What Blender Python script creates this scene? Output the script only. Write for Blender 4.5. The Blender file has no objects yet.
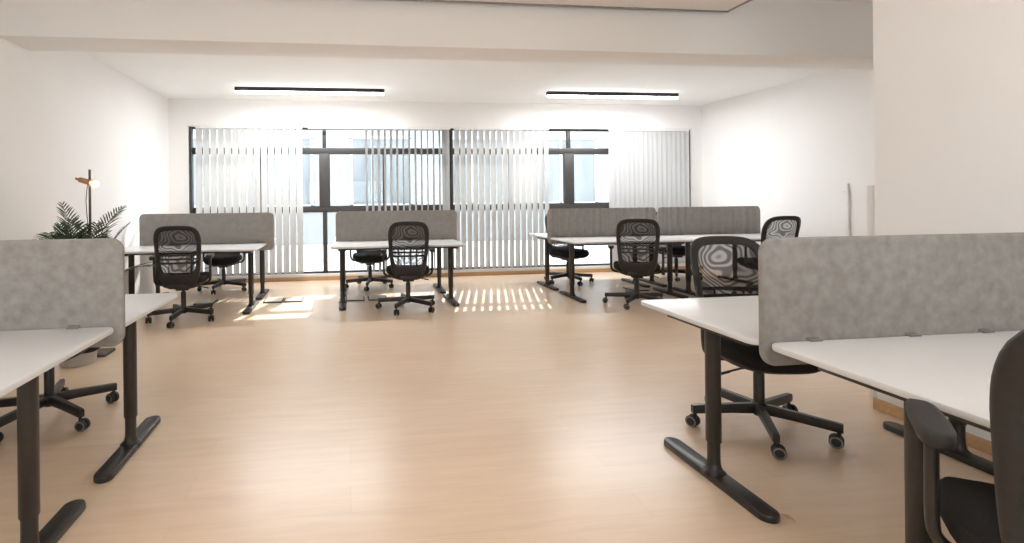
import bpy, bmesh, math, random
from mathutils import Vector, Matrix
random.seed(7)
PI = math.pi
SC = bpy.context.scene
COL = SC.collection

# ------------------------------------------------------------------ materials
def new_mat(name):
    m = bpy.data.materials.new(name); m.use_nodes = True
    nt = m.node_tree; nt.nodes.clear()
    out = nt.nodes.new('ShaderNodeOutputMaterial')
    return m, nt, out

def principled(nt, col, rough=.5, metal=0., spec=.5):
    p = nt.nodes.new('ShaderNodeBsdfPrincipled')
    p.inputs['Base Color'].default_value = (*col, 1)
    p.inputs['Roughness'].default_value = rough
    p.inputs['Metallic'].default_value = metal
    p.inputs['Specular IOR Level'].default_value = spec
    return p

def noise_mat(name, c1, c2, scale=20., rough=.5, metal=0., spec=.5, bump=0., bscale=None, detail=4., stretch=None):
    m, nt, out = new_mat(name)
    p = principled(nt, c1, rough, metal, spec)
    tc = nt.nodes.new('ShaderNodeTexCoord')
    src = tc.outputs['Object']
    if stretch:
        mp = nt.nodes.new('ShaderNodeMapping'); mp.inputs['Scale'].default_value = stretch
        nt.links.new(src, mp.inputs['Vector']); src = mp.outputs['Vector']
    n = nt.nodes.new('ShaderNodeTexNoise'); n.inputs['Scale'].default_value = scale; n.inputs['Detail'].default_value = detail
    nt.links.new(src, n.inputs['Vector'])
    r = nt.nodes.new('ShaderNodeValToRGB')
    r.color_ramp.elements[0].position = .3; r.color_ramp.elements[1].position = .7
    r.color_ramp.elements[0].color = (*c1, 1); r.color_ramp.elements[1].color = (*c2, 1)
    nt.links.new(n.outputs['Fac'], r.inputs['Fac'])
    nt.links.new(r.outputs['Color'], p.inputs['Base Color'])
    if bump:
        b = nt.nodes.new('ShaderNodeBump'); b.inputs['Strength'].default_value = bump; b.inputs['Distance'].default_value = .002
        n2 = nt.nodes.new('ShaderNodeTexNoise'); n2.inputs['Scale'].default_value = bscale or scale * 6
        nt.links.new(src, n2.inputs['Vector'])
        nt.links.new(n2.outputs['Fac'], b.inputs['Height']); nt.links.new(b.outputs['Normal'], p.inputs['Normal'])
    nt.links.new(p.outputs[0], out.inputs['Surface'])
    return m

M = {}
M['wall'] = noise_mat('wall_paint', (.855, .84, .825), (.875, .86, .845), 1.5, .75, bump=.05, bscale=120)
M['ceiling'] = noise_mat('ceiling_paint', (.87, .86, .85), (.89, .88, .87), 1.5, .8)
M['white_trim'] = noise_mat('white_lacquer', (.80, .79, .77), (.83, .82, .80), 3, .4)
M['desk_white'] = noise_mat('white_laminate', (.665, .662, .655), (.69, .687, .68), 4, .30, spec=.45)
M['felt'] = noise_mat('grey_felt', (.25, .238, .225), (.335, .32, .305), 26, .95, spec=.1, bump=.35, bscale=260, detail=9)
M['felt_far'] = noise_mat('grey_felt_fine', (.285, .27, .255), (.33, .315, .30), 18, .95, spec=.1, bump=.3, bscale=260, detail=8)
M['black_metal'] = noise_mat('dark_metal', (.019, .0155, .0135), (.025, .021, .018), 30, .36, spec=.5)
M['black_plastic'] = noise_mat('black_plastic', (.020, .0175, .016), (.027, .024, .022), 60, .5, spec=.4, bump=.08, bscale=400)
M['black_fabric'] = noise_mat('black_fabric', (.016, .0145, .0135), (.026, .0235, .022), 180, .9, spec=.15, bump=.3, bscale=500)
M['rubber'] = noise_mat('black_rubber', (.018, .017, .016), (.024, .022, .021), 40, .6)
M['rim'] = noise_mat('grey_wheel_rim', (.17, .165, .16), (.21, .205, .20), 40, .4)
M['frame_dark'] = noise_mat('dark_window_metal', (.040, .037, .036), (.050, .046, .044), 8, .45)
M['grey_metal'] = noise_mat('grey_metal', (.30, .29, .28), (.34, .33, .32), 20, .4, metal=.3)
M['clamp'] = noise_mat('dark_grey_clamp', (.16, .15, .145), (.20, .19, .18), 20, .5)
M['kick'] = noise_mat('oak_skirting', (.50, .30, .15), (.60, .38, .20), 6, .45, stretch=(1, 12, 12))
M['pot'] = noise_mat('grey_clay', (.36, .32, .29), (.42, .38, .345), 12, .8, bump=.15)
M['soil'] = noise_mat('dark_soil', (.03, .02, .013), (.07, .05, .035), 60, .95, bump=.8, bscale=80)
M['leaf'] = noise_mat('palm_leaf', (.022, .045, .020), (.045, .085, .035), 12, .45, spec=.4)
M['stem'] = noise_mat('palm_stem', (.06, .08, .03), (.10, .11, .05), 20, .6)
M['brass'] = noise_mat('copper_brass', (.45, .22, .12), (.55, .29, .17), 20, .35, metal=.8)
M['pole'] = noise_mat('dark_bronze', (.07, .05, .04), (.10, .075, .06), 20, .4, metal=.5)
M['socket_metal'] = noise_mat('floor_box_lid', (.55, .48, .40), (.60, .53, .44), 15, .35)
M['facade'] = noise_mat('pale_facade', (.20, .203, .205), (.24, .243, .245), .6, .85)
M['facade_frame'] = noise_mat('white_window_frame', (.29, .295, .30), (.32, .325, .33), 4, .5)
M['facade_glass'] = noise_mat('grey_blue_pane', (.075, .083, .088), (.15, .163, .17), .9, .3, stretch=(3, 1, .5))
M['terrace'] = noise_mat('pale_concrete', (.40, .39, .38), (.46, .45, .44), 2, .8)

def emit_mat(name, col, s):
    m, nt, out = new_mat(name)
    e = nt.nodes.new('ShaderNodeEmission'); e.inputs['Color'].default_value = (*col, 1); e.inputs['Strength'].default_value = s
    nt.links.new(e.outputs[0], out.inputs['Surface']); return m
M['tube_light'] = emit_mat('opal_diffuser', (.985, .985, .985), 17.0)
M['bulb'] = emit_mat('warm_bulb', (1, .80, .58), 26.)

def glass_mat():
    m, nt, out = new_mat('window_glass')
    t = nt.nodes.new('ShaderNodeBsdfTransparent'); t.inputs['Color'].default_value = (.93, .96, .97, 1)
    g = nt.nodes.new('ShaderNodeBsdfGlossy'); g.inputs['Roughness'].default_value = .02
    f = nt.nodes.new('ShaderNodeFresnel'); f.inputs['IOR'].default_value = 1.25
    mx = nt.nodes.new('ShaderNodeMixShader')
    nt.links.new(f.outputs[0], mx.inputs[0]); nt.links.new(t.outputs[0], mx.inputs[1]); nt.links.new(g.outputs[0], mx.inputs[2])
    nt.links.new(mx.outputs[0], out.inputs['Surface']); return m
M['glass'] = glass_mat()

def blind_mat(name, col, tr, hem=False):
    m, nt, out = new_mat(name)
    tc = nt.nodes.new('ShaderNodeTexCoord')
    n = nt.nodes.new('ShaderNodeTexNoise'); n.inputs['Scale'].default_value = 60
    nt.links.new(tc.outputs['Object'], n.inputs['Vector'])
    r = nt.nodes.new('ShaderNodeValToRGB')
    r.color_ramp.elements[0].color = (*[c * .95 for c in col], 1); r.color_ramp.elements[1].color = (*col, 1)
    nt.links.new(n.outputs['Fac'], r.inputs['Fac'])
    d = nt.nodes.new('ShaderNodeBsdfDiffuse'); t = nt.nodes.new('ShaderNodeBsdfTranslucent')
    nt.links.new(r.outputs['Color'], d.inputs['Color']); nt.links.new(r.outputs['Color'], t.inputs['Color'])
    mx = nt.nodes.new('ShaderNodeMixShader'); mx.inputs[0].default_value = tr
    nt.links.new(d.outputs[0], mx.inputs[1]); nt.links.new(t.outputs[0], mx.inputs[2])
    nt.links.new(mx.outputs[0], out.inputs['Surface']); return m
M['slat'] = blind_mat('blind_fabric', (.53, .525, .52), .15)
M['hem'] = blind_mat('blind_hem', (.42, .41, .40), .15)

def mesh_mat():
    # open woven net: black yarn, with wavy bands where the weave lets more light through
    m, nt, out = new_mat('open_mesh_net')
    tc = nt.nodes.new('ShaderNodeTexCoord')
    n = nt.nodes.new('ShaderNodeTexNoise'); n.inputs['Scale'].default_value = 4.5; n.inputs['Detail'].default_value = 1.0
    nt.links.new(tc.outputs['Object'], n.inputs['Vector'])
    w = nt.nodes.new('ShaderNodeTexWave'); w.wave_type = 'RINGS'; w.rings_direction = 'SPHERICAL'
    w.inputs['Scale'].default_value = 10.; w.inputs['Distortion'].default_value = 0
    add = nt.nodes.new('ShaderNodeVectorMath'); add.operation = 'MULTIPLY_ADD'
    add.inputs[1].default_value = (.34, .34, .34)
    mv = nt.nodes.new('ShaderNodeVectorMath'); mv.operation = 'ADD'; mv.inputs[1].default_value = (-.17, .0, -1.06)
    nt.links.new(tc.outputs['Object'], mv.inputs[0])
    nt.links.new(n.outputs['Color'], add.inputs[0]); nt.links.new(mv.outputs[0], add.inputs[2])
    nt.links.new(add.outputs[0], w.inputs['Vector'])
    r = nt.nodes.new('ShaderNodeValToRGB')
    r.color_ramp.elements[0].position = .25; r.color_ramp.elements[1].position = .85
    r.color_ramp.elements[0].color = (.17, .17, .17, 1); r.color_ramp.elements[1].color = (.50, .50, .50, 1)
    nt.links.new(w.outputs['Fac'], r.inputs['Fac'])
    d = principled(nt, (.022, .020, .019), .8, 0, .2)
    t = nt.nodes.new('ShaderNodeBsdfTransparent')
    mx = nt.nodes.new('ShaderNodeMixShader')
    nt.links.new(r.outputs['Color'], mx.inputs[0]); nt.links.new(d.outputs[0], mx.inputs[1]); nt.links.new(t.outputs[0], mx.inputs[2])
    nt.links.new(mx.outputs[0], out.inputs['Surface']); return m
M['net'] = mesh_mat()

def floor_mat():
    m, nt, out = new_mat('oak_laminate')
    p = principled(nt, (.6, .4, .25), .28, 0, .5)
    tc = nt.nodes.new('ShaderNodeTexCoord')
    br = nt.nodes.new('ShaderNodeTexBrick')
    br.inputs['Scale'].default_value = 1; br.inputs['Brick Width'].default_value = 1.9; br.inputs['Row Height'].default_value = .19
    br.inputs['Mortar Size'].default_value = .0012; br.inputs['Mortar Smooth'].default_value = .6; br.offset = .37; br.inputs['Bias'].default_value = 0
    br.inputs['Color1'].default_value = (.74, .567, .41, 1); br.inputs['Color2'].default_value = (.71, .538, .385, 1)
    br.inputs['Mortar'].default_value = (.62, .465, .335, 1)
    nt.links.new(tc.outputs['Object'], br.inputs['Vector'])
    mp = nt.nodes.new('ShaderNodeMapping'); mp.inputs['Scale'].default_value = (1.2, 11, 1)
    nt.links.new(tc.outputs['Object'], mp.inputs['Vector'])
    n = nt.nodes.new('ShaderNodeTexNoise'); n.inputs['Scale'].default_value = 2.2; n.inputs['Detail'].default_value = 6; n.inputs['Distortion'].default_value = .6
    nt.links.new(mp.outputs[0], n.inputs['Vector'])
    r = nt.nodes.new('ShaderNodeValToRGB')
    r.color_ramp.elements[0].position = .25; r.color_ramp.elements[1].position = .75
    r.color_ramp.elements[0].color = (.94, .93, .92, 1); r.color_ramp.elements[1].color = (1.05, 1.05, 1.05, 1)
    nt.links.new(n.outputs['Fac'], r.inputs['Fac'])
    mu = nt.nodes.new('ShaderNodeMix'); mu.data_type = 'RGBA'; mu.blend_type = 'MULTIPLY'; mu.inputs['Factor'].default_value = 1
    nt.links.new(br.outputs['Color'], mu.inputs[6]); nt.links.new(r.outputs['Color'], mu.inputs[7])
    nt.links.new(mu.outputs[2], p.inputs['Base Color'])
    nt.links.new(p.outputs[0], out.inputs['Surface']); return m
M['floor'] = floor_mat()

# ------------------------------------------------------------------ mesh helpers
def bm_new(): return bmesh.new()

def add_box(bm, x0, x1, y0, y1, z0, z1, bev=0., seg=2, mi=0):
    t = bmesh.new()
    bmesh.ops.create_cube(t, size=1)
    for v in t.verts:
        v.co = Vector(((x0 + x1) / 2 + v.co.x * (x1 - x0), (y0 + y1) / 2 + v.co.y * (y1 - y0), (z0 + z1) / 2 + v.co.z * (z1 - z0)))
    if bev: bmesh.ops.bevel(t, geom=t.edges[:], offset=bev, segments=seg, affect='EDGES', profile=.5)
    merge(bm, t, mi)

def merge(bm, t, mi=0, mat=None):
    if mat is not None: bmesh.ops.transform(t, matrix=mat, verts=t.verts)
    vm = {v: bm.verts.new(v.co) for v in t.verts}
    for f in t.faces:
        try:
            g = bm.faces.new([vm[v] for v in f.verts]); g.material_index = mi if mi else f.material_index
        except ValueError: pass
    t.free()

def frame_axes(d):
    d = d.normalized()
    a = Vector((0, 0, 1)) if abs(d.z) < .95 else Vector((1, 0, 0))
    s = d.cross(a).normalized(); u = s.cross(d).normalized()
    return s, u

def add_tube(bm, pts, rad, n=12, closed=False, cap=True, flat=1., mi=0):
    pts = [Vector(p) for p in pts]; N = len(pts); rings = []
    rads = rad if isinstance(rad, (list, tuple)) else [rad] * N
    prev = None
    for i, p in enumerate(pts):
        if closed: d = pts[(i + 1) % N] - pts[i - 1]
        else: d = pts[min(i + 1, N - 1)] - pts[max(i - 1, 0)]
        s, u = frame_axes(d)
        if prev is not None:
            s = (prev - d.normalized() * prev.dot(d.normalized())).normalized(); u = s.cross(d.normalized()).normalized()
        prev = s
        rings.append([bm.verts.new(p + s * math.cos(2 * PI * k / n) * rads[i] + u * math.sin(2 * PI * k / n) * rads[i] * flat) for k in range(n)])
    for i in range(N if closed else N - 1):
        a, b = rings[i], rings[(i + 1) % N]
        for k in range(n):
            f = bm.faces.new((a[k], a[(k + 1) % n], b[(k + 1) % n], b[k])); f.material_index = mi
    if cap and not closed:
        bm.faces.new(rings[0][::-1]).material_index = mi; bm.faces.new(rings[-1]).material_index = mi

def add_cyl(bm, p0, p1, r0, r1=None, n=20, mi=0):
    add_tube(bm, [p0, p1], [r0, r0 if r1 is None else r1], n, mi=mi)

def add_lathe(bm, prof, cx=0, cy=0, n=28, mi=0):
    rings = []
    for r, z in prof:
        if r < 1e-6: rings.append([bm.verts.new((cx, cy, z))])
        else: rings.append([bm.verts.new((cx + r * math.cos(2 * PI * k / n), cy + r * math.sin(2 * PI * k / n), z)) for k in range(n)])
    for a, b in zip(rings, rings[1:]):
        for k in range(n):
            q = [a[k % len(a)], a[(k + 1) % len(a)], b[(k + 1) % len(b)], b[k % len(b)]]
            u = []
            for v in q:
                if v not in u: u.append(v)
            if len(u) > 2:
                f = bm.faces.new(u); f.material_index = mi

def rr_outline(w, d, r, seg=7):
    o = []
    for cx, cy, a0 in ((w / 2 - r, d / 2 - r, 0), (-w / 2 + r, d / 2 - r, 90), (-w / 2 + r, -d / 2 + r, 180), (w / 2 - r, -d / 2 + r, 270)):
        for k in range(seg + 1):
            a = math.radians(a0 + 90 * k / seg); o.append((cx + r * math.cos(a), cy + r * math.sin(a)))
    return o

def add_slab(bm, outline, z0, z1, bev=.003, axis='z', mi=0):
    """extruded outline with eased edges; axis z: outline in xy, axis y: outline in xz, extruded along y"""
    cx = sum(p[0] for p in outline) / len(outline); cy = sum(p[1] for p in outline) / len(outline)
    mx = max(abs(p[0] - cx) for p in outline); my = max(abs(p[1] - cy) for p in outline)
    def ring(ins, z):
        v = []
        for x, y in outline:
            a = cx + (x - cx) * (1 - ins / mx); b = cy + (y - cy) * (1 - ins / my)
            v.append(bm.verts.new((a, b, z) if axis == 'z' else (a, z, b)))
        return v
    R = [ring(bev, z0), ring(bev * .3, z0 + bev * .3), ring(0, z0 + bev), ring(0, z1 - bev), ring(bev * .3, z1 - bev * .3), ring(bev, z1)]
    n = len(outline)
    for a, b in zip(R, R[1:]):
        for k in range(n): bm.faces.new((a[k], a[(k + 1) % n], b[(k + 1) % n], b[k])).material_index = mi
    bm.faces.new(R[0][::-1]).material_index = mi; bm.faces.new(R[-1]).material_index = mi

def to_mesh(name, bm, mats, angle=35):
    bmesh.ops.recalc_face_normals(bm, faces=bm.faces[:])
    me = bpy.data.meshes.new(name); bm.to_mesh(me); bm.free()
    for m in (mats if isinstance(mats, (list, tuple)) else [mats]): me.materials.append(m)
    me.polygons.foreach_set('use_smooth', [True] * len(me.polygons))
    me.set_sharp_from_angle(angle=math.radians(angle))
    return me

def link(name, me, parent=None, loc=(0, 0, 0), rotz=0.):
    o = bpy.data.objects.new(name, me); COL.objects.link(o)
    o.location = loc; o.rotation_euler = (0, 0, rotz)
    if parent: o.parent = parent
    return o

def obj(name, bm, mats, parent=None, loc=(0, 0, 0), rotz=0., angle=35):
    return link(name, to_mesh(name, bm, mats, angle), parent, loc, rotz)

def thing(name, label, cat, loc=(0, 0, 0), rotz=0., group=None):
    o = bpy.data.objects.new(name, None); COL.objects.link(o)
    o.location = loc; o.rotation_euler = (0, 0, rotz); o.empty_display_size = .1
    return tag(o, label, cat, group)

def tag(o, label, cat, group=None):
    o['label'] = label; o['category'] = cat
    if group: o['group'] = group
    return o

def struct(name, bm, m, label=None, cat=None, angle=35):
    o = obj(name, bm, m, angle=angle); o['kind'] = 'structure'
    if label: o['label'] = label; o['category'] = cat or name.split('_')[0]
    return o

# ------------------------------------------------------------------ room
WY = 8.125            # inner face of the window wall
XL, XLF = -2.69, -2.60
XR, XRF = 6.08, 3.09
YE = 2.655            # end of the right front wall
BY0, BY1, BZ = 4.18, 4.57, 2.53
CZ = 2.82
REAR = -3.2
H = 3.05

bm = bm_new(); add_box(bm, XL - .15, XR + .15, REAR - .15, WY + .25, -.12, 0)
struct('floor', bm, M['floor'], 'pale oak laminate floor of the whole office', 'floor')
bm = bm_new(); add_box(bm, XL - .15, XR + .15, BY0 + .1, WY + .25, CZ, CZ + .12); add_box(bm, XLF - .2, XR + .15, REAR - .15, BY0 + .1, H, H + .12)
struct('ceiling', bm, M['ceiling'], 'smooth white ceiling', 'ceiling')
# lowered ceiling field in the front part, its edge runs in front of the beam
bm = bm_new(); add_box(bm, XLF, 3.345, YE + .12, BY0 - .05, 2.90, 2.945, .004); add_box(bm, XLF, XRF, REAR, YE + .12, 2.90, 2.945)
struct('trim_1', bm, M['ceiling'], 'lowered white ceiling panel in front of the beam', 'ceiling panel')
bm = bm_new(); add_box(bm, XLF, 3.37, BY0 - .05, BY0 - .035, 2.892, 2.95, .002); add_box(bm, 3.345, 3.362, YE + .12, BY0 - .05, 2.892, 2.95, .002)  # grey strips drawn in place of the dark shadow gap at the panel edge
struct('trim_2', bm, M['grey_metal'], 'grey strip standing in for the shadow gap along the lowered ceiling panel', 'trim')
bm = bm_new(); add_box(bm, XLF - .1, XR, BY0, BY1, BZ, H, .004)
struct('ceiling_beam', bm, M['wall'], 'wide painted beam crossing the room under the ceiling', 'beam')
bm = bm_new(); add_box(bm, XLF - .15, XLF, REAR, BY1, 0, H); add_box(bm, XL - .15, XL, BY1 - .1, WY + .25, 0, CZ + .1)
struct('wall_left', bm, M['wall'], 'white wall along the left side', 'wall')
bm = bm_new(); add_box(bm, XRF, XRF + .12, REAR, YE, 0, H)
struct('wall_right', bm, M['wall'], 'white wall stub beside the right-hand desks', 'wall')
bm = bm_new(); add_box(bm, XR, XR + .15, REAR, WY + .25, 0, H)
struct('wall_far_right', bm, M['wall'], 'white wall right of the windows', 'wall')
WX0, WX1, WZ0, WZ1 = -2.40, 5.865, .10, 2.405
bm = bm_new()
add_box(bm, XL, WX0, WY, WY + .2, 0, CZ); add_box(bm, WX1, XR, WY, WY + .2, 0, CZ)
add_box(bm, WX0, WX1, WY, WY + .2, WZ1, CZ)
struct('wall_back', bm, M['wall'], 'white wall around and above the long windows', 'wall')
bm = bm_new(); add_box(bm, WX0, WX1, WY - .005, WY + .2, .058, WZ0, .003)
struct('trim_3', bm, M['white_trim'], 'white sill under the long windows', 'sill')
bm = bm_new(); add_box(bm, XL, XR, WY - .012, WY + .2, 0, .058, .002)
struct('baseboard_back', bm, M['kick'], 'oak skirting along the foot of the window wall', 'skirting')
bm = bm_new(); add_box(bm, XRF - .013, XRF, REAR, YE + .012, 0, .066, .002); add_box(bm, XRF, XRF + .12, YE, YE + .012, 0, .066, .002)
struct('baseboard_right', bm, M['kick'], 'oak skirting at the foot of the right wall stub', 'skirting')
# rear wall with openings added to let light into the front (behind the camera)
bm = bm_new()
RW = ((-1.5, 1.5, 1.1, 2.0), (3.6, 5.7, 1.1, 2.0))
add_box(bm, XLF, XR, REAR - .15, REAR, 0, 1.1); add_box(bm, XLF, XR, REAR - .15, REAR, 2.0, H)
add_box(bm, XLF, RW[0][0], REAR - .15, REAR, 1.1, 2.0); add_box(bm, RW[0][1], RW[1][0], REAR - .15, REAR, 1.1, 2.0); add_box(bm, RW[1][1], XR, REAR - .15, REAR, 1.1, 2.0)
struct('wall_front', bm, M['wall'], 'white wall behind the viewer', 'wall')
# reveal lining and header track
bm = bm_new(); add_box(bm, WX0 - .02, WX1 + .02, WY - .02, WY + .003, WZ1, WZ1 + .02, .003)
struct('trim_4', bm, M['white_trim'], 'narrow white bead along the top of the windows', 'trim')

# ------------------------------------------------------------------ windows
UB0, UB1, LB0, LB1 = 1.985, 2.085, 1.065, 1.165      # upper and lower transom
FY0, FY1 = WY + .06, WY + .12
def window(name, x0, x1, thin, thick, label):
    root = bpy.data.objects.new(name, None); COL.objects.link(root)
    root['kind'] = 'structure'; root['label'] = label; root['category'] = 'window'
    b = bm_new(); e = .03
    add_box(b, x0, x0 + e, FY0 - (.05 if x0 < 0 else 0), FY1, WZ0, WZ1, .004); add_box(b, x1 - e, x1, FY0 - (.05 if x1 > 5 else 0), FY1, WZ0, WZ1, .004)
    add_box(b, x0, x1, FY0, FY1, WZ0, WZ0 + .03, .004); add_box(b, x0, x1, FY0, FY1, WZ1 - .03, WZ1, .004)
    add_box(b, x0 + e, x1 - e, FY0 - .004, FY1, UB0, UB1, .004); add_box(b, x0 + e, x1 - e, FY0 - .004, FY1, LB0, LB1, .004)
    for x in thin: add_box(b, x - .022, x + .022, FY0, FY1, LB1, UB0, .004)
    for x in thick:
        add_box(b, x - .085, x + .085, FY0 - .012, FY1, LB1 - .01, UB0 + .01, .006)
        add_box(b, x - .03, x + .03, FY0, FY1, UB1, WZ1 - .02, .004)
        add_box(b, x - .035, x + .035, FY0, FY1, WZ0, LB0, .004)
    obj('window_frame', b, M['frame_dark'], root)
    b = bm_new()
    add_box(b, x0 + .01, x1 - .01, FY1 - .03, FY1 - .024, WZ0 + .01, WZ1 - .01)
    obj('pane', b, M['glass'], root)
    return root
window('window_1', WX0 + .008, 1.672, (-1.36, .585), (-.36,), 'left wide window with dark metal bars behind half drawn blinds')
window('window_2', 1.684, WX1 - .005, (2.68, 4.75), (3.70,), 'right wide window with dark metal bars behind drawn blinds')
bm = bm_new(); add_box(bm, 1.672, 1.684, WY + .02, WY + .2, WZ0, WZ1, .004)
struct('trim_5', bm, M['frame_dark'], 'dark post between the two wide windows', 'post')
# unseen rear windows, added to light the foreground and the beam
for nm, (rx0, rx1, rz0, rz1) in zip(('fill_window_1', 'fill_window_2'), RW):
    root = bpy.data.objects.new(nm, None); COL.objects.link(root); root['kind'] = 'structure'
    b = bm_new()
    for x in (rx0, rx0 + (rx1 - rx0) / 2, rx1): add_box(b, x - .03, x + .03, REAR - .1, REAR - .05, rz0, rz1, .004)
    for z in (rz0 + .03, rz1 - .03): add_box(b, rx0, rx1, REAR - .1, REAR - .05, z - .03, z + .03, .004)
    obj('window_frame', b, M['frame_dark'], root)
    b = bm_new(); add_box(b, rx0, rx1, REAR - .08, REAR - .074, rz0 + .02, rz1 - .02); obj('pane', b, M['glass'], root)

# ------------------------------------------------------------------ vertical blinds
def blind(label, x0, x1, pitch, ang, slats=None, stack=None):
    t = thing('vertical_blind', label, 'blind', ((x0 + x1) / 2, WY - .09, 0), 0, 'vertical blinds over the windows')
    cx = (x0 + x1) / 2
    b = bm_new(); add_box(b, x0 - cx, x1 - cx, -.022, .022, 2.365, 2.398, .004); obj('head_rail', b, M['white_trim'], t)
    b = bm_new(); xs = slats or []
    if not xs:
        n = int(round((x1 - x0 - .09) / pitch))
        xs = [(x0 + .045 + (x1 - x0 - .09) * k / n, ang) for k in range(n + 1)]
    if stack: xs = xs + stack
    hw = .0445
    for x, a in xs:
        a = math.radians(a + random.uniform(-5, 5)); ca, sa = math.cos(a), math.sin(a)
        z0, z1 = .125 + random.uniform(-.004, .004), 2.363
        prev = None; nseg = 4
        for zz, mi in ((z0, 1), (z0 + .035, 0), (z1, 0)):
            row = []
            for k in range(nseg + 1):
                u = -hw + 2 * hw * k / nseg; bow = .005 * (1 - (u / hw) ** 2)
                row.append(b.verts.new((x - cx + u * ca - bow * sa, u * sa + bow * ca, zz)))
            if prev:
                for k in range(nseg):
                    f = b.faces.new((prev[0][k], prev[0][k + 1], row[k + 1], row[k])); f.material_index = prev[1]
            prev = (row, mi)
    obj('slats', b, [M['slat'], M['hem']], t)
    b = bm_new()
    add_tube(b, [(xs[0][0] - cx, .012, .13)] + [(x - cx + .045, .012, .122) for x, a in xs[:-1]] + [(xs[-1][0] - cx, .012, .13)], .0018, 5)
    obj('bottom_chain', b, M['grey_metal'], t)
    return t
blind('white vertical blind closed over the far left end of the windows', -2.27, -.69, .106, 12)
edge_on = [(.30 + .097 * k, 62) for k in range(13)]
blind('white vertical blind turned edge-on left of the dark centre post', -.60, 1.64, .1, 0, slats=edge_on,
      stack=[(1.53, 50), (1.57, 45), (1.60, 40)])
blind('white vertical blind half open right of the dark centre post', 1.70, 3.29, .1, 17)
blind('white vertical blind fully closed at the far right end of the windows', 4.33, 5.765, .083, -20)

# ------------------------------------------------------------------ desks
HT = .73; DD = .776; INS = .126; LEG = .40; FT = .335
def desk_meshes(W):
    r = {}
    b = bm_new(); add_slab(b, rr_outline(W, DD, .045), HT - .022, HT, .005); r['tabletop'] = to_mesh('tabletop', b, M['desk_white'])
    b = bm_new()
    for s in (-1, 1): add_box(b, -W / 2 + .09, W / 2 - .09, s * .245 - .02, s * .245 + .02, HT - .052, HT - .022, .003)
    for s in (-1, 1): add_box(b, s * (W / 2 - .07) - .025, s * (W / 2 - .07) + .025, -.33, .33, HT - .034, HT - .022, .002)
    for s in (-1, 1): add_box(b, s * (W / 2 - INS) - .045, s * (W / 2 - INS) + .045, -.26, .26, HT - .062, HT - .022, .004)
    r['underframe'] = to_mesh('underframe', b, M['black_metal'])
    b = bm_new()
    add_lathe(b, [(0, .165), (.0305, .165), (.032, .168), (.032, HT - .03), (0, HT - .03)], n=24)
    add_lathe(b, [(.0, .02), (.05, .02), (.05, .029), (.043, .034), (.032, .048), (.0275, .07), (.0265, .1), (.0265, .2), (0, .2)], n=24)
    r['leg'] = to_mesh('leg', b, M['black_metal'])
    b = bm_new()
    o = []
    rr = .042
    for k in range(13): a = PI * k / 12; o.append((rr * math.cos(a), FT - rr + rr * math.sin(a)))
    for k in range(13): a = PI + PI * k / 12; o.append((rr * math.cos(a), -FT + rr + rr * math.sin(a)))
    add_slab(b, o, 0, .031, .006)
    r['foot'] = to_mesh('foot', b, M['black_metal'])
    return r
DM = {}
def desk(x, y, W, label, group, rot=0, lo=-.02):
    """x,y = centre of the desk top; the leg line sits slightly off centre towards the screen side by sign(rot)"""
    k = round(W, 3)
    if k not in DM: DM[k] = desk_meshes(W)
    m = DM[k]
    t = thing('office_desk', label, 'desk', (x, y, 0), rot, group)
    link('tabletop', m['tabletop'], t); link('underframe', m['underframe'], t)
    for s in (-1, 1):
        l = link('leg', m['leg'], t, (s * (W / 2 - INS), -lo if rot else lo, 0))
        f = link('foot', m['foot'], l)
    return t

def screen(x, y, W, label, mat, ribs=0, z0=.6395, z1=1.1137):
    th = .026
    t = thing('desk_screen', label, 'desk screen', (x, y, z0), 0, 'grey felt screens between the desks')
    b = bm_new(); hh = z1 - z0
    o = [(px, pz + hh / 2) for px, pz in rr_outline(W, hh, .055, 8)]
    if not ribs:
        add_slab(b, o, -th / 2, th / 2, .006, 'y')
        # fuzzy rounded felt panel
    else:
        # softly ribbed felt: columns follow the rounded outline, depth swings in and out
        n = ribs * 10
        def lim(px):
            d = abs(px) - (W / 2 - .055)
            if d <= 0: return 0, hh
            c = .055 - math.sqrt(max(.055 ** 2 - d * d, 0)); return c, hh - c
        cols = []
        for i in range(n + 1):
            px = -W / 2 + W * i / n
            lo, hi = lim(px)
            s = .5 - .5 * math.cos(2 * PI * ribs * i / n)
            wv = .010 * math.cos(2 * PI * ribs * i / n) * min(1, i / 6, (n - i) / 6); yy = .005
            cols.append([b.verts.new((px, wv + sg * (yy if 0 < j < 4 else yy - .003), lo + (hi - lo) * q))
                         for sg in (-1, 1) for j, q in enumerate((0, .012, .5, .988, 1))])
        for a, c in zip(cols, cols[1:]):
            for g in (0, 5):
                for j in range(4): b.faces.new((a[g + j], a[g + j + 1], c[g + j + 1], c[g + j]))
            b.faces.new((a[0], c[0], c[5], a[5])); b.faces.new((a[4], a[9], c[9], c[4]))
        for c in (cols[0], cols[-1]):
            for j in range(4): b.faces.new((c[j], c[j + 1], c[5 + j + 1], c[5 + j]))
    obj('panel', b, mat, t, angle=60)
    for sx in (-W / 2 + .2, -W / 2 + .2 + .42, W / 2 - .62, W / 2 - .2):
        for sy in (-1, 1):
            b = bm_new()
            zt = HT - z0
            add_box(b, sx - .025, sx + .025, min(sy * .01, sy * .034), max(sy * .01, sy * .034), zt, zt + .006, .002)
            add_box(b, sx - .025, sx + .025, min(sy * .008, sy * .0165), max(sy * .008, sy * .0165), zt, zt + .012, .002)
            obj('clamp', b, M['clamp'], t)
    return t

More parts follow.
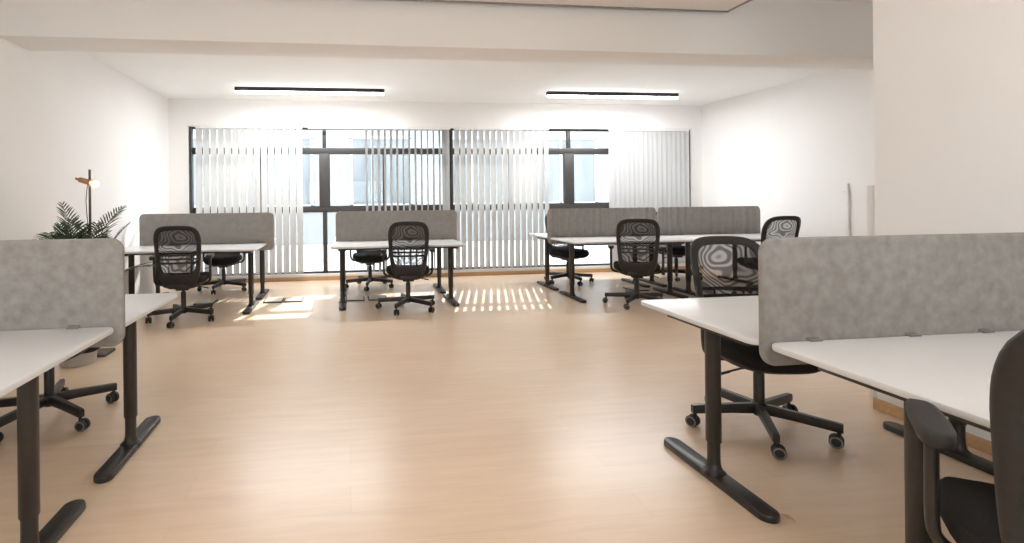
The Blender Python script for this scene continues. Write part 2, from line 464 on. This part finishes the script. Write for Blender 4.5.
G = .03
def pair(xl, yc, W, lab_far, lab_near, group, fx=0, lo=-.02):
    desk(xl + W / 2 + fx, yc + G / 2 + DD / 2, W, lab_far, group, PI, lo)
    desk(xl + W / 2, yc - G / 2 - DD / 2, W, lab_near, group)
W = 1.577
LNx, LNy = -1.0055, 2.383; RNx, RNy = 1.5216, 1.7197
FLx, FLy = -1.0135, 6.607; FMx, FMy = -.198, 6.6185; FRx, FRy = 2.668, 6.5526
WN = 1.53
pair(LNx - W, LNy, W, 'white desk just behind the mottled grey screen at left, its far half of the pair',
     'white desk in front of the mottled grey screen at the left edge of the photo', 'desk pair at front left', .008, .004)
pair(RNx, RNy, WN, 'white desk behind the big grey screen at right, black chair tucked in from behind',
     'white desk in front of the big grey screen at right, nearest the viewer', 'desk pair at front right', -.02, -.004)
pair(FLx - W, FLy, W, 'white desk behind the far left screen, closest to the blinds',
     'white desk in front of the far left screen, beside the palm', 'desk pair at far left')
pair(FMx, FMy, W, 'white desk behind the far middle screen, against the windows',
     'white desk in front of the far middle screen, in the centre of the room', 'desk pair at far centre')
pair(FRx, FRy, W, 'white desk behind the left one of the two ribbed screens, by the windows',
     'white desk in front of the left one of the two ribbed screens', 'four desks at far right')
pair(FRx + W + .004, FRy, W, 'white desk behind the right one of the two ribbed screens, by the windows',
     'white desk in front of the right one of the two ribbed screens', 'four desks at far right')
SW = W + .05
screen(LNx - W / 2, LNy, SW, 'large mottled grey felt screen at the left edge of the photo', M['felt'])
screen(RNx + WN / 2 + .012, RNy, WN + .036, 'large mottled grey felt screen at the right, in front of the wall stub', M['felt'])
screen(FLx - W / 2 + .07, FLy, SW - .02, 'grey felt screen on the far left desks, beside the palm', M['felt_far'])
screen(FMx + W / 2 + .045, FMy, SW - .04, 'grey felt screen on the far middle desks, behind the centre chair', M['felt_far'])
screen(FRx + W / 2 - .03, FRy, W - .02, 'left one of the two ribbed grey screens at far right', M['felt_far'], ribs=14)
screen(FRx + W * 1.5 - .03, FRy, W - .02, 'right one of the two ribbed grey screens, ending near the right wall', M['felt_far'], ribs=14)

# ------------------------------------------------------------------ swivel chair
def smooth_poly(pts, it=2):
    for _ in range(it):
        q = [pts[0]]
        for a, b in zip(pts, pts[1:]):
            q.append((a[0] * .75 + b[0] * .25, a[1] * .75 + b[1] * .25)); q.append((a[0] * .25 + b[0] * .75, a[1] * .25 + b[1] * .75))
        q.append(pts[-1]); pts = q
    return pts
OUT = smooth_poly([(0, 1.025), (.10, 1.024), (.172, 1.008), (.214, .960), (.228, .885), (.226, .80), (.219, .70), (.210, .60), (.203, .52), (.192, .46), (.155, .395), (.09, .362), (0, .355)])
INN = smooth_poly([(0, .974), (.085, .973), (.138, .964), (.172, .928), (.183, .87), (.181, .78), (.174, .68), (.166, .60), (.152, .545), (.11, .522), (.05, .517), (0, .516)])
def full(h): return h + [(-x, z) for x, z in h[::-1][1:-1]]
def by_angle(poly, n, c=(0, .74)):
    res = []
    P = full(poly)
    for k in range(n):
        a = 2 * PI * k / n; d = (math.sin(a), math.cos(a)); best = None
        for (x0, z0), (x1, z1) in zip(P, P[1:] + P[:1]):
            ex, ez = x1 - x0, z1 - z0; den = d[0] * ez - d[1] * ex
            if abs(den) < 1e-12: continue
            t = ((x0 - c[0]) * ez - (z0 - c[1]) * ex) / den; s = ((x0 - c[0]) * d[1] - (z0 - c[1]) * d[0]) / den
            if t > 0 and -1e-6 <= s <= 1 + 1e-6 and (best is None or t < best): best = t
        res.append((c[0] + d[0] * best, c[1] + d[1] * best))
    return res
def by(x, z):     # the surface of the backrest, seen from the side
    if z < .55: y = -.165 - .055 * math.sin(max(0, (z - .34)) / .21 * PI / 2)
    else: y = -.22 - .015 * math.sin((z - .55) / .25 * PI) * (1 if z < .8 else .3) - .40 * max(0, z - .62) ** 1.25
    return y + .75 * x * x
def back_mesh():
    n = 72; o = by_angle(OUT, n); i = by_angle(INN, n); b = bm_new(); rows = []
    for (ox, oz), (ix, iz) in zip(o, i):
        row = []
        for t, d in ((0, 0), (.04, .010), (.18, .015), (.5, .016), (.82, .015), (.96, .010), (1, 0)):
            x, z = ix + (ox - ix) * t, iz + (oz - iz) * t; row.append((x, by(x, z) - d, z))
        for t, d in ((.96, .010), (.8, .013), (.5, .013), (.2, .013), (.04, .009)):
            x, z = ix + (ox - ix) * t, iz + (oz - iz) * t; row.append((x, by(x, z) + d, z))
        rows.append([b.verts.new(p) for p in row])
    m = len(rows[0])
    for k in range(n):
        a, c = rows[k], rows[(k + 1) % n]
        for j in range(m): b.faces.new((a[j], a[(j + 1) % m], c[(j + 1) % m], c[j]))
    return to_mesh('back_frame', b, M['black_plastic'], 60)
def net_mesh():
    n = 72; i = by_angle(INN, n); b = bm_new(); rings = []
    for t in (1.03, .8, .6, .4, .2):
        rings.append([])
        for x, z in i:
            x, z = x * t, .74 + (z - .74) * t; rings[-1].append(b.verts.new((x, by(x, z) + .004, z)))
    c = b.verts.new((0, by(0, .74) + .004, .74))
    for p, q in zip(rings, rings[1:]):
        for k in range(n): b.faces.new((p[k], p[(k + 1) % n], q[(k + 1) % n], q[k]))
    for k in range(n): b.faces.new((rings[-1][k], rings[-1][(k + 1) % n], c))
    return to_mesh('back_net', b, M['net'], 80)
def lumbar_mesh():
    b = bm_new()
    for z in (.635, .677, .718):
        pts = [(x, by(x, z) - .012, z) for x in [-.18 + .36 * k / 10 for k in range(11)]]
        add_tube(b, pts, .0085, 8, flat=1.25)
    for s in (-1, 1):
        add_tube(b, [(s * .085, by(.085, z) - .016, z) for z in (.53, .58, .635, .677, .725)], .008, 8, flat=.5)
    return to_mesh('lumbar_support', b, M['black_plastic'], 60)
def sup(w, d, n=48, e=3.2):
    o = []
    for k in range(n):
        a = 2 * PI * k / n; c, s = math.cos(a), math.sin(a)
        o.append((w * math.copysign(abs(c) ** (2 / e), c), d * math.copysign(abs(s) ** (2 / e), s)))
    return o
def seat_mesh():
    b = bm_new(); rings = []
    o = sup(.25, .245)
    for sc, z in ((.90, .405), (.96, .410), (.995, .422), (1.0, .440), (.985, .462), (.94, .477), (.80, .485), (.5, .484), (.2, .482)):
        r = []
        for x, y in o:
            yy = y * sc; drop = .035 * max(0, (yy - .10) / .145) ** 2; dish = .010 * (abs(x * sc) / .25) ** 2
            r.append(b.verts.new((x * sc, yy + .035, z - drop * (1 if z > .43 else .6) + dish)))
        rings.append(r)
    n = len(o)
    for p, q in zip(rings, rings[1:]):
        for k in range(n): b.faces.new((p[k], p[(k + 1) % n], q[(k + 1) % n], q[k]))
    b.faces.new(rings[0][::-1]); b.faces.new(rings[-1])
    return to_mesh('seat', b, M['black_fabric'], 60)
def pan_mesh():
    b = bm_new(); rings = []
    o = sup(.235, .232)
    for sc, z, dy in ((.42, .355, -.01), (.55, .352, -.01), (.78, .372, .01), (.92, .395, .03), (.985, .415, .035), (.98, .422, .035)):
        rings.append([b.verts.new((x * sc, y * sc + dy, z - (.02 * max(0, y * sc / .23) ** 2 if z > .38 else 0))) for x, y in o])
    n = len(o)
    for p, q in zip(rings, rings[1:]):
        for k in range(n): b.faces.new((p[k], p[(k + 1) % n], q[(k + 1) % n], q[k]))
    b.faces.new(rings[0][::-1]); b.faces.new(rings[-1])
    # tongue joining the pan to the backrest
    add_box(b, -.10, .10, -.215, -.12, .365, .415, .015, 3)
    add_box(b, -.065, .065, -.08, .07, .325, .362, .01, 2)
    return to_mesh('seat_shell', b, M['black_plastic'], 50)
def arm_mesh(s):
    b = bm_new(); pts = []
    key = [(.12, 0, .382), (.20, -.01, .383), (.245, -.02, .392), (.270, -.028, .418), (.277, -.032, .46), (.278, -.036, .56), (.278, -.04, .675)]
    for k in range(len(key) - 1):
        for t in (0, .25, .5, .75):
            p = [key[max(k - 1, 0)], key[k], key[k + 1], key[min(k + 2, len(key) - 1)]]
            pts.append(tuple(.5 * (2 * p[1][c] + (p[2][c] - p[0][c]) * t + (2 * p[0][c] - 5 * p[1][c] + 4 * p[2][c] - p[3][c]) * t * t + (3 * p[1][c] - p[0][c] - 3 * p[2][c] + p[3][c]) * t ** 3) for c in range(3)))
    pts.append(key[-1])
    add_tube(b, [(s * x, y, z) for x, y, z in pts], .0138, 12)
    return to_mesh('armrest', b, M['black_metal'], 60)
def pad_mesh(s):
    b = bm_new(); rings = []
    o = []
    L, wd = .128, .033
    for k in range(32):
        a = 2 * PI * k / 32; c, q = math.cos(a), math.sin(a)
        o.append((wd * math.copysign(abs(c) ** .5, c), L * math.copysign(abs(q) ** .6, q)))
    for sc, z in ((.72, .664), (.93, .669), (1.0, .682), (.98, .695), (.90, .701), (.6, .703)):
        rings.append([b.verts.new((s * .278 + x * sc * (1.0 - .12 * (y / L)), y * (1 - (1 - sc) * .35) - .005, z - .006 * (y / L) ** 2)) for x, y in o])
    n = len(o)
    for p, q in zip(rings, rings[1:]):
        for k in range(n): b.faces.new((p[k], p[(k + 1) % n], q[(k + 1) % n], q[k]))
    b.faces.new(rings[0][::-1]); b.faces.new(rings[-1])
    return to_mesh('arm_pad', b, M['black_plastic'], 60)
def lever_mesh():
    b = bm_new()
    add_tube(b, [(.05, .05, .350), (.13, .055, .346), (.19, .06, .334)], .0055, 8)
    add_tube(b, [(.185, .06, .335), (.20, .061, .331), (.235, .063, .322), (.243, .0635, .320)], [.006, .0095, .0095, .006], 10, flat=.7)
    return to_mesh('height_lever', b, M['black_plastic'], 60)
def column_mesh():
    b = bm_new()
    add_lathe(b, [(0, .075), (.026, .075), (.0265, .08), (.0265, .30), (.024, .305), (.016, .307), (.016, .345), (0, .345)], n=24)
    return to_mesh('gas_column', b, M['black_metal'])
RB = .335
def base_mesh():
    b = bm_new()
    add_lathe(b, [(0, .082), (.034, .082), (.038, .088), (.038, .138), (.032, .146), (0, .146)], n=24)
    for k in range(5):
        a = 2 * PI * k / 5; ca, sa = math.cos(a), math.sin(a)
        t = bmesh.new(); rows = []
        for r, hw, z0, z1 in ((.02, .021, .088, .141), (.15, .019, .087, .134), (RB, .0165, .078, .122), (RB + .016, .0145, .078, .120)):
            rows.append([t.verts.new((r, y, z)) for y, z in ((-hw * .85, z0), (hw * .85, z0), (hw, z0 + .008), (hw, z1 - .008), (hw * .7, z1), (-hw * .7, z1), (-hw, z1 - .008), (-hw, z0 + .008))])
        for p, q in zip(rows, rows[1:]):
            for j in range(8): t.faces.new((p[j], p[(j + 1) % 8], q[(j + 1) % 8], q[j]))
        t.faces.new(rows[0][::-1]); t.faces.new(rows[-1])
        merge(b, t, 0, Matrix.Rotation(a, 4, 'Z'))
    return to_mesh('star_base', b, M['black_metal'], 40)
def caster_mesh():
    b = bm_new(); R = .031; off = .012
    for s in (-1, 1):
        prof = [(0, s * .010), (R * .85, s * .010), (R, s * .012), (R, s * .024), (R * .90, s * .0275)]
        # tyre
        n = 24
        def ringx(r, x): return [b.verts.new((x, off + r * math.cos(2 * PI * k / n), R + r * math.sin(2 * PI * k / n))) for k in range(n)]
        rs = [ringx(R * .4, s * .008), ringx(R * .9, s * .008), ringx(R, s * .011), ringx(R, s * .023), ringx(R * .90, s * .027), ringx(R * .66, s * .0275), ringx(R * .60, s * .025), ringx(R * .15, s * .026)]
        mi = [0, 0, 0, 0, 1, 0, 0]
        for j, (p, q) in enumerate(zip(rs, rs[1:])):
            for k in range(n): b.faces.new((p[k], p[(k + 1) % n], q[(k + 1) % n], q[k])).material_index = mi[j]
        b.faces.new(rs[0]); b.faces.new(rs[-1])
    add_cyl(b, (-.012, off, R), (.012, off, R), .008, n=10)
    add_box(b, -.008, .008, -.006, .022, .035, .066, .003)
    add_cyl(b, (0, 0, .055), (0, 0, .080), .009, n=12)
    return to_mesh('caster', b, [M['rubber'], M['rim']], 40)
CM = dict(back_frame=back_mesh(), back_net=net_mesh(), lumbar_support=lumbar_mesh(), seat=seat_mesh(), seat_shell=pan_mesh(),
          height_lever=lever_mesh(), gas_column=column_mesh(), star_base=base_mesh(), caster=caster_mesh())
CM['arm'] = {s: arm_mesh(s) for s in (-1, 1)}; CM['pad'] = {s: pad_mesh(s) for s in (-1, 1)}

def chair(x, y, heading, base_rot, label, group, dz=0.):
    """heading: degrees clockwise from +Y (the way the sitter looks)"""
    t = thing('office_chair', label, 'office chair', (x, y, 0), 0, group)
    rz = -math.radians(heading)
    def up(n, me, par=t): return link(n, me, par, (0, 0, dz) if par is t else (0, 0, 0), rz if par is t else 0)
    st = up('seat', CM['seat']); up('seat_shell', CM['seat_shell'], st); up('height_lever', CM['height_lever'], st)
    bk = up('back_frame', CM['back_frame']); nt = up('back_net', CM['back_net'], bk); up('lumbar_support', CM['lumbar_support'], bk)
    nt['label'] = 'see-through black mesh of the backrest'
    for s in (-1, 1):
        a = up('armrest', CM['arm'][s]); up('arm_pad', CM['pad'][s], a)
    link('gas_column', CM['gas_column'], t)
    bs = link('star_base', CM['star_base'], t, (0, 0, 0), math.radians(base_rot))
    rnd = random.Random(int(abs(x * 100) + abs(y * 37)))
    for k in range(5):
        an = 2 * PI * k / 5
        link('caster', CM['caster'], bs, (RB * math.cos(an), RB * math.sin(an), 0), rnd.uniform(0, 2 * PI))
    return t
GB = 'chairs turned to the viewer behind the far screens'
chair(2.215, 2.53, 188, 24, 'black mesh chair behind the big grey screen at right, facing the viewer', 'black mesh office chairs')
chair(1.612, .90, 43, 54, 'black mesh chair cut by the bottom right corner of the photo', 'black mesh office chairs', .035)
chair(-1.76, 3.25, 180, 35, 'black mesh chair behind the mottled left screen, only its wheeled base showing', 'black mesh office chairs')
chair(-1.75, 5.70, -5, 51, 'black mesh chair at the far left desk, back to the viewer', 'black mesh office chairs')
chair(-1.755, 7.50, 178, 44, 'black chair behind the far left desk, seat showing under the desktop', 'black mesh office chairs')
chair(.68, 5.84, 4, 24, 'black mesh chair at the far middle desk, in the centre of the room', 'black mesh office chairs')
chair(.31, 7.37, 182, 44, 'black chair behind the far middle desk, left of the centre chair', 'black mesh office chairs')
chair(3.345, 5.60, 27, 7, 'black mesh chair in front of the gap between the two ribbed screens', 'black mesh office chairs')
chair(3.245, 7.25, 172, 60, 'black chair behind the left ribbed screen, seat showing under the desktop', 'black mesh office chairs')
chair(5.0, 7.28, 184, 20, 'black chair behind the right ribbed screen, seat showing under the desktop', 'black mesh office chairs')
chair(5.08, 5.68, 4, 10, 'black mesh chair right of the ribbed screens, its back rising above the big grey screen', 'black mesh office chairs')

# ------------------------------------------------------------------ ceiling lamps
def lamp(x0, x1, y, z, label, group='slim linear ceiling lamps', rot=0., watts=14):
    L = x1 - x0
    t = thing('linear_ceiling_lamp', label, 'ceiling lamp', ((x0 + x1) / 2, y, z), rot, group)
    b = bm_new(); add_box(b, -L / 2, L / 2, -.035, .035, -.052, 0, .003); obj('housing', b, M['black_plastic'], t)
    b = bm_new(); add_box(b, -L / 2 + .004, L / 2 - .004, -.031, .031, -.079, -.050, .008, 3); obj('diffuser', b, M['tube_light'], t)
    return t
lamp(-1.515, .53, 7.22, CZ, 'black linear lamp on the ceiling, left one of two')
lamp(2.925, 4.99, 7.20, CZ, 'black linear lamp on the ceiling, right one of two')

# ------------------------------------------------------------------ floor boxes
def floor_box(x, y, label, w=.235, rot=0.):
    t = thing('floor_socket_box', label, 'floor box', (x, y, 0), rot, 'socket boxes set in the floor')
    b = bm_new(); add_slab(b, rr_outline(w, w * 1.15, .008, 3), 0, .012, .002); obj('rim', b, M['black_plastic'], t)
    b = bm_new(); add_slab(b, rr_outline(w - .03, w * 1.15 - .03, .006, 3), .010, .019, .002); obj('lid', b, M['socket_metal'], t)
floor_box(-.935, 6.58, 'left floor socket box of two beside the far left desk leg')
floor_box(-.69, 6.58, 'right floor socket box of two, in the sun patch')
floor_box(-1.77, 6.63, 'floor socket box on the floor behind the far left chair base')
floor_box(.08, 6.52, 'left floor socket box of two under the far middle desk')
floor_box(.36, 6.52, 'right floor socket box of two under the far middle desk')
floor_box(3.88, 6.52, 'floor socket box under the far right desks')

# ------------------------------------------------------------------ potted palm
px, py = -2.13, 4.33
palm = thing('potted_palm', 'green palm in a round grey pot behind the mottled left screen', 'plant', (px, py, 0))
b = bm_new(); add_lathe(b, [(0, 0), (.118, 0), (.125, .006), (.142, .28), (.150, .30), (.150, .315), (.140, .315), (.134, .27), (0, .27)], n=36)
obj('pot', b, M['pot'], palm)
b = bm_new(); add_lathe(b, [(0, .292), (.07, .29), (.128, .284), (.130, .268), (0, .268)], n=28); obj('soil', b, M['soil'], palm)
def frond(az, lean, length, droop, nl=26, ll=.26, z0=.285):
    b = bm_new(); P = []; az = math.radians(az); rnd = random.Random(int(az * 1000) + int(length * 100))
    el = math.radians(90 - lean); p = Vector((.02 * math.cos(az), .02 * math.sin(az), z0)); N = 26
    for k in range(N + 1):
        P.append(p.copy()); d = Vector((math.cos(az) * math.cos(el), math.sin(az) * math.cos(el), math.sin(el)))
        p = p + d * (length / N); el -= math.radians(droop / N) * (0.25 + 1.6 * k / N)
    add_tube(b, P, [.007 * (1 - .8 * k / N) for k in range(N + 1)], 6, mi=1)
    side = Vector((-math.sin(az), math.cos(az), 0))
    for j in range(nl):
        t = .38 + .62 * j / (nl - 1); k = min(int(t * N), N - 1); q = P[k].lerp(P[k + 1], t * N - k)
        tang = (P[k + 1] - P[k]).normalized(); nrm = side.cross(tang)
        l = ll * (math.sin(PI * (.12 + .86 * (t - .38) / .62)) ** .7 + .12)
        for s in (-1, 1):
            dirv = (tang * .62 + side * s * .72 + nrm * -.12 + Vector((0, 0, rnd.uniform(-.12, .08)))).normalized()
            wv = dirv.cross(nrm).normalized() * .0068
            pts = []
            for m in range(6):
                u = m / 5; c = q + dirv * l * u + Vector((0, 0, -.16 * l * u * u)); pts.append((c, wv * (math.sin(PI * (.12 + .88 * u)) if u < 1 else .02)))
            prev = None
            for c, ww in pts:
                cur = (b.verts.new(c - ww), b.verts.new(c + nrm * .002), b.verts.new(c + ww))
                if prev:
                    b.faces.new((prev[0], prev[1], cur[1], cur[0])); b.faces.new((prev[1], prev[2], cur[2], cur[1]))
                prev = cur
    return obj('frond', b, [M['leaf'], M['stem']], palm, angle=80)
for a in ((176, -4, .98, 26), (-6, 3, 1.02, 46), (150, -2, .84, 14), (30, -2, .80, 16), (-120, 2, .82, 16), (22, 10, .88, 36), (200, 2, .80, 20), (-45, 12, .84, 46), (145, 12, .84, 44),
          (-90, 8, .78, 30), (90, 8, .86, 34), (-60, 24, .72, 60), (-12, 24, .80, 74), (168, 10, .76, 40)):
    frond(*a, ll=.20)

# ------------------------------------------------------------------ floor lamp
fx, fy = -2.135, 4.55
fl = thing('floor_lamp', 'slim bronze floor lamp with copper spot head, lit beside the palm', 'floor lamp', (fx, fy, 0))
b = bm_new(); add_slab(b, rr_outline(.30, .20, .012, 4), 0, .022, .003); obj('base', b, M['pole'], fl)
b = bm_new(); add_cyl(b, (0, 0, .02), (0, 0, 1.542), .0095, n=14); obj('pole', b, M['pole'], fl)
b = bm_new()
ax = Vector((1, -.25, -.28)).normalized(); c0 = Vector((.0, -.022, 1.437))
add_tube(b, [c0 - ax * .12, c0 - ax * .118, c0 - ax * .085, c0 - ax * .08, c0 + ax * .01, c0 + ax * .03, c0 + ax * .045],
         [.006, .010, .012, .022, .024, .027, .0], 20)
add_cyl(b, (0, -.018, 1.417), (0, .012, 1.417), .014, n=14); add_cyl(b, (0, 0, 1.402), (0, 0, 1.434), .0135, n=14)
h = obj('lamp_head', b, M['brass'], fl); h['label'] = 'copper coloured spot head'
b = bm_new(); bmesh.ops.create_icosphere(b, subdivisions=3, radius=.026, matrix=Matrix.Translation(c0 + ax * .066)); obj('bulb', b, M['bulb'], fl)
b = bm_new(); add_tube(b, [(0, -.02, 1.43), (-.012, -.022, 1.38), (-.022, -.018, 1.28), (-.02, -.012, 1.18), (-.011, -.010, 1.06), (-.0115, -.006, .7), (-.0115, -.004, .2), (-.0115, -.002, .02)], .003, 6)
obj('cord', b, M['black_plastic'], fl)

# ------------------------------------------------------------------ right side: conduit and panel
b = bm_new(); add_box(b, XR - .028, XR - .0005, 5.52, 5.56, .0, 1.31, .003); add_box(b, XR - .022, XR - .0005, 5.53, 5.55, 1.31, 1.40, .003); add_box(b, XR - .032, XR - .0005, 5.515, 5.60, 1.295, 1.315, .003)
tag(obj('cable_duct', b, M['white_trim']), 'slim pale vertical duct on the right wall above the big grey screen', 'cable duct')
b = bm_new(); add_box(b, 3.24, 3.80, 2.80, 2.835, 0, 1.325, .004)
tag(obj('partition_panel', b, M['white_trim']), 'narrow white upright panel peeking out behind the right wall stub', 'panel')
b = bm_new(); add_tube(b, [(0, .02, .004), (.006, .0, .010), (.012, -.02, .007), (.014, -.034, .003)], [.004, .009, .006, .001], 8, flat=.4)
tag(obj('floor_scrap', b, M['kick'], None, (1.70, 1.815, 0)), 'tiny brown scrap on the floor at the near tip of a dark desk foot', 'scrap')

# ------------------------------------------------------------------ outside
bm = bm_new(); add_box(bm, -30, 34, WY + .3, 40, -.5, -.15); o = struct('ground', bm, M['terrace'], 'pale paved yard outside the windows', 'ground')
BYF = 16.2
bd = thing('building', 'pale building with white framed windows across the yard', 'building', (0, BYF, -.15))
b = bm_new(); add_box(b, -24, 30, 0, 9, 0, 8.42, .02); obj('wall', b, M['facade'], bd)
b = bm_new(); add_box(b, 5.62, 13.5, .0, .7, 8.40, 10.7, .02); obj('sun_blocker', b, M['facade'], bd)  # unseen block added to keep sun out of the gap between the right blinds
for zf in (1.05, 4.4):
    b = bm_new(); add_box(b, -24, 30, -.10, .02, zf, zf + .14, .01); obj('ledge', b, M['facade_frame'], bd)
k = 0
for i in range(-6, 9):
    for z0 in (1.35, 4.7):
        x = 1.1 + i * 3.1 + random.uniform(-.1, .1)
        f = bm_new(); w2, h2 = .95, 2.0
        for a in (-w2, -.28, w2): add_box(f, x + a - .05, x + a + .05, -.05, .03, z0 - .15, z0 + h2, .008)
        for a in (z0 - .15, z0 + h2): add_box(f, x - w2 - .05, x + w2 + .05, -.05, .03, a - .05, a + .05, .008)
        wn = obj('window', f, M['facade_frame'], bd)
        f = bm_new(); add_box(f, x - w2, x + w2, -.02, .02, z0 - .15, z0 + h2); obj('pane', f, M['facade_glass'], wn)

# ------------------------------------------------------------------ light
w = bpy.data.worlds.new('sky'); SC.world = w; w.use_nodes = True
nt = w.node_tree; nt.nodes.clear()
bg = nt.nodes.new('ShaderNodeBackground'); bg.inputs['Color'].default_value = (.925, .965, 1.0, 1); bg.inputs['Strength'].default_value = 7.5
wo = nt.nodes.new('ShaderNodeOutputWorld'); nt.links.new(bg.outputs[0], wo.inputs['Surface'])

def light(name, kind, loc, energy, col=(1, 1, 1), **kw):
    l = bpy.data.lights.new(name, kind); l.energy = energy; l.color = col
    for a, v in kw.items(): setattr(l, a, v)
    o = bpy.data.objects.new(name, l); COL.objects.link(o); o.location = loc
    return o
s = light('sun', 'SUN', (3, 14, 9), 8.5, (1, .95, .87), angle=math.radians(.6))
s.rotation_euler = Vector((-.29, -1, -.88)).to_track_quat('-Z', 'Y').to_euler()
def portal(x0, x1, y, z0, z1, d):
    o = light('sky_portal', 'AREA', ((x0 + x1) / 2, y, (z0 + z1) / 2), 1., shape='RECTANGLE', size=x1 - x0, size_y=z1 - z0)
    o.data.cycles.is_portal = True
    o.rotation_euler = Vector((0, d, 0)).to_track_quat('-Z', 'Z').to_euler()
portal(WX0, WX1, WY + .22, WZ0, WZ1, -1)
for a in RW: portal(a[0], a[1], REAR - .16, a[2], a[3], 1)
# unseen linear lamps added as fill light for the foreground (above and behind the viewer)
for lx, ly, where in ((-1.3, -1.0, 'left of and behind the viewer'), (1.6, -1.0, 'right of and behind the viewer'), (-1.3, 1.2, 'above the left front desks'), (1.6, 1.2, 'above the right front desks')):
    t = lamp(lx - .9, lx + .9, ly, 2.90, 'added black linear fill lamp on the front ceiling ' + where, 'fill lamps added on the front ceiling')
    a = light('lamp_light', 'AREA', (lx, ly, 2.81), 4, (1, .965, .93), shape='RECTANGLE', size=1.8, size_y=.06)  # area light of the added fill lamp
for lx, ly in ((-.49, 7.22), (3.97, 7.20)):
    light('lamp_light', 'AREA', (lx, ly, CZ - .085), 50, (.97, .985, 1), shape='RECTANGLE', size=2.0, size_y=.06)

# ------------------------------------------------------------------ camera
f, yaw, roll, cx, vy, ch = 510., .1225, -.0105, 410.53, -73.457, 1.2764
fwd = Vector((math.sin(yaw), math.cos(yaw), 0)); right = Vector((math.cos(yaw), -math.sin(yaw), 0)); up = Vector((0, 0, 1))
c, s_ = math.cos(roll), math.sin(roll)
right, up = right * c + up * s_, up * c - right * s_
cam = bpy.data.cameras.new('camera'); co = bpy.data.objects.new('camera', cam); COL.objects.link(co)
cam.sensor_fit = 'HORIZONTAL'; cam.sensor_width = 36; cam.lens = f * 36 / 1024
cam.shift_x = (512 - cx) / 1024; cam.shift_y = vy / 1024
cam.clip_start = .02; cam.clip_end = 200
mt = Matrix((right, up, -fwd)).transposed().to_4x4(); mt.translation = (0, 0, ch)
co.matrix_world = mt
SC.camera = co
vs = SC.view_settings
SC.display_settings.display_device = 'sRGB'
vs.view_transform = 'Standard'; vs.look = 'None'; vs.gamma = 1; vs.use_curve_mapping = False
vs.exposure = 0.36
SC.cycles.max_bounces = 12; SC.cycles.diffuse_bounces = 7; SC.cycles.transparent_max_bounces = 16
SC.cycles.use_denoising = True
SC.cycles.sample_clamp_indirect = 8
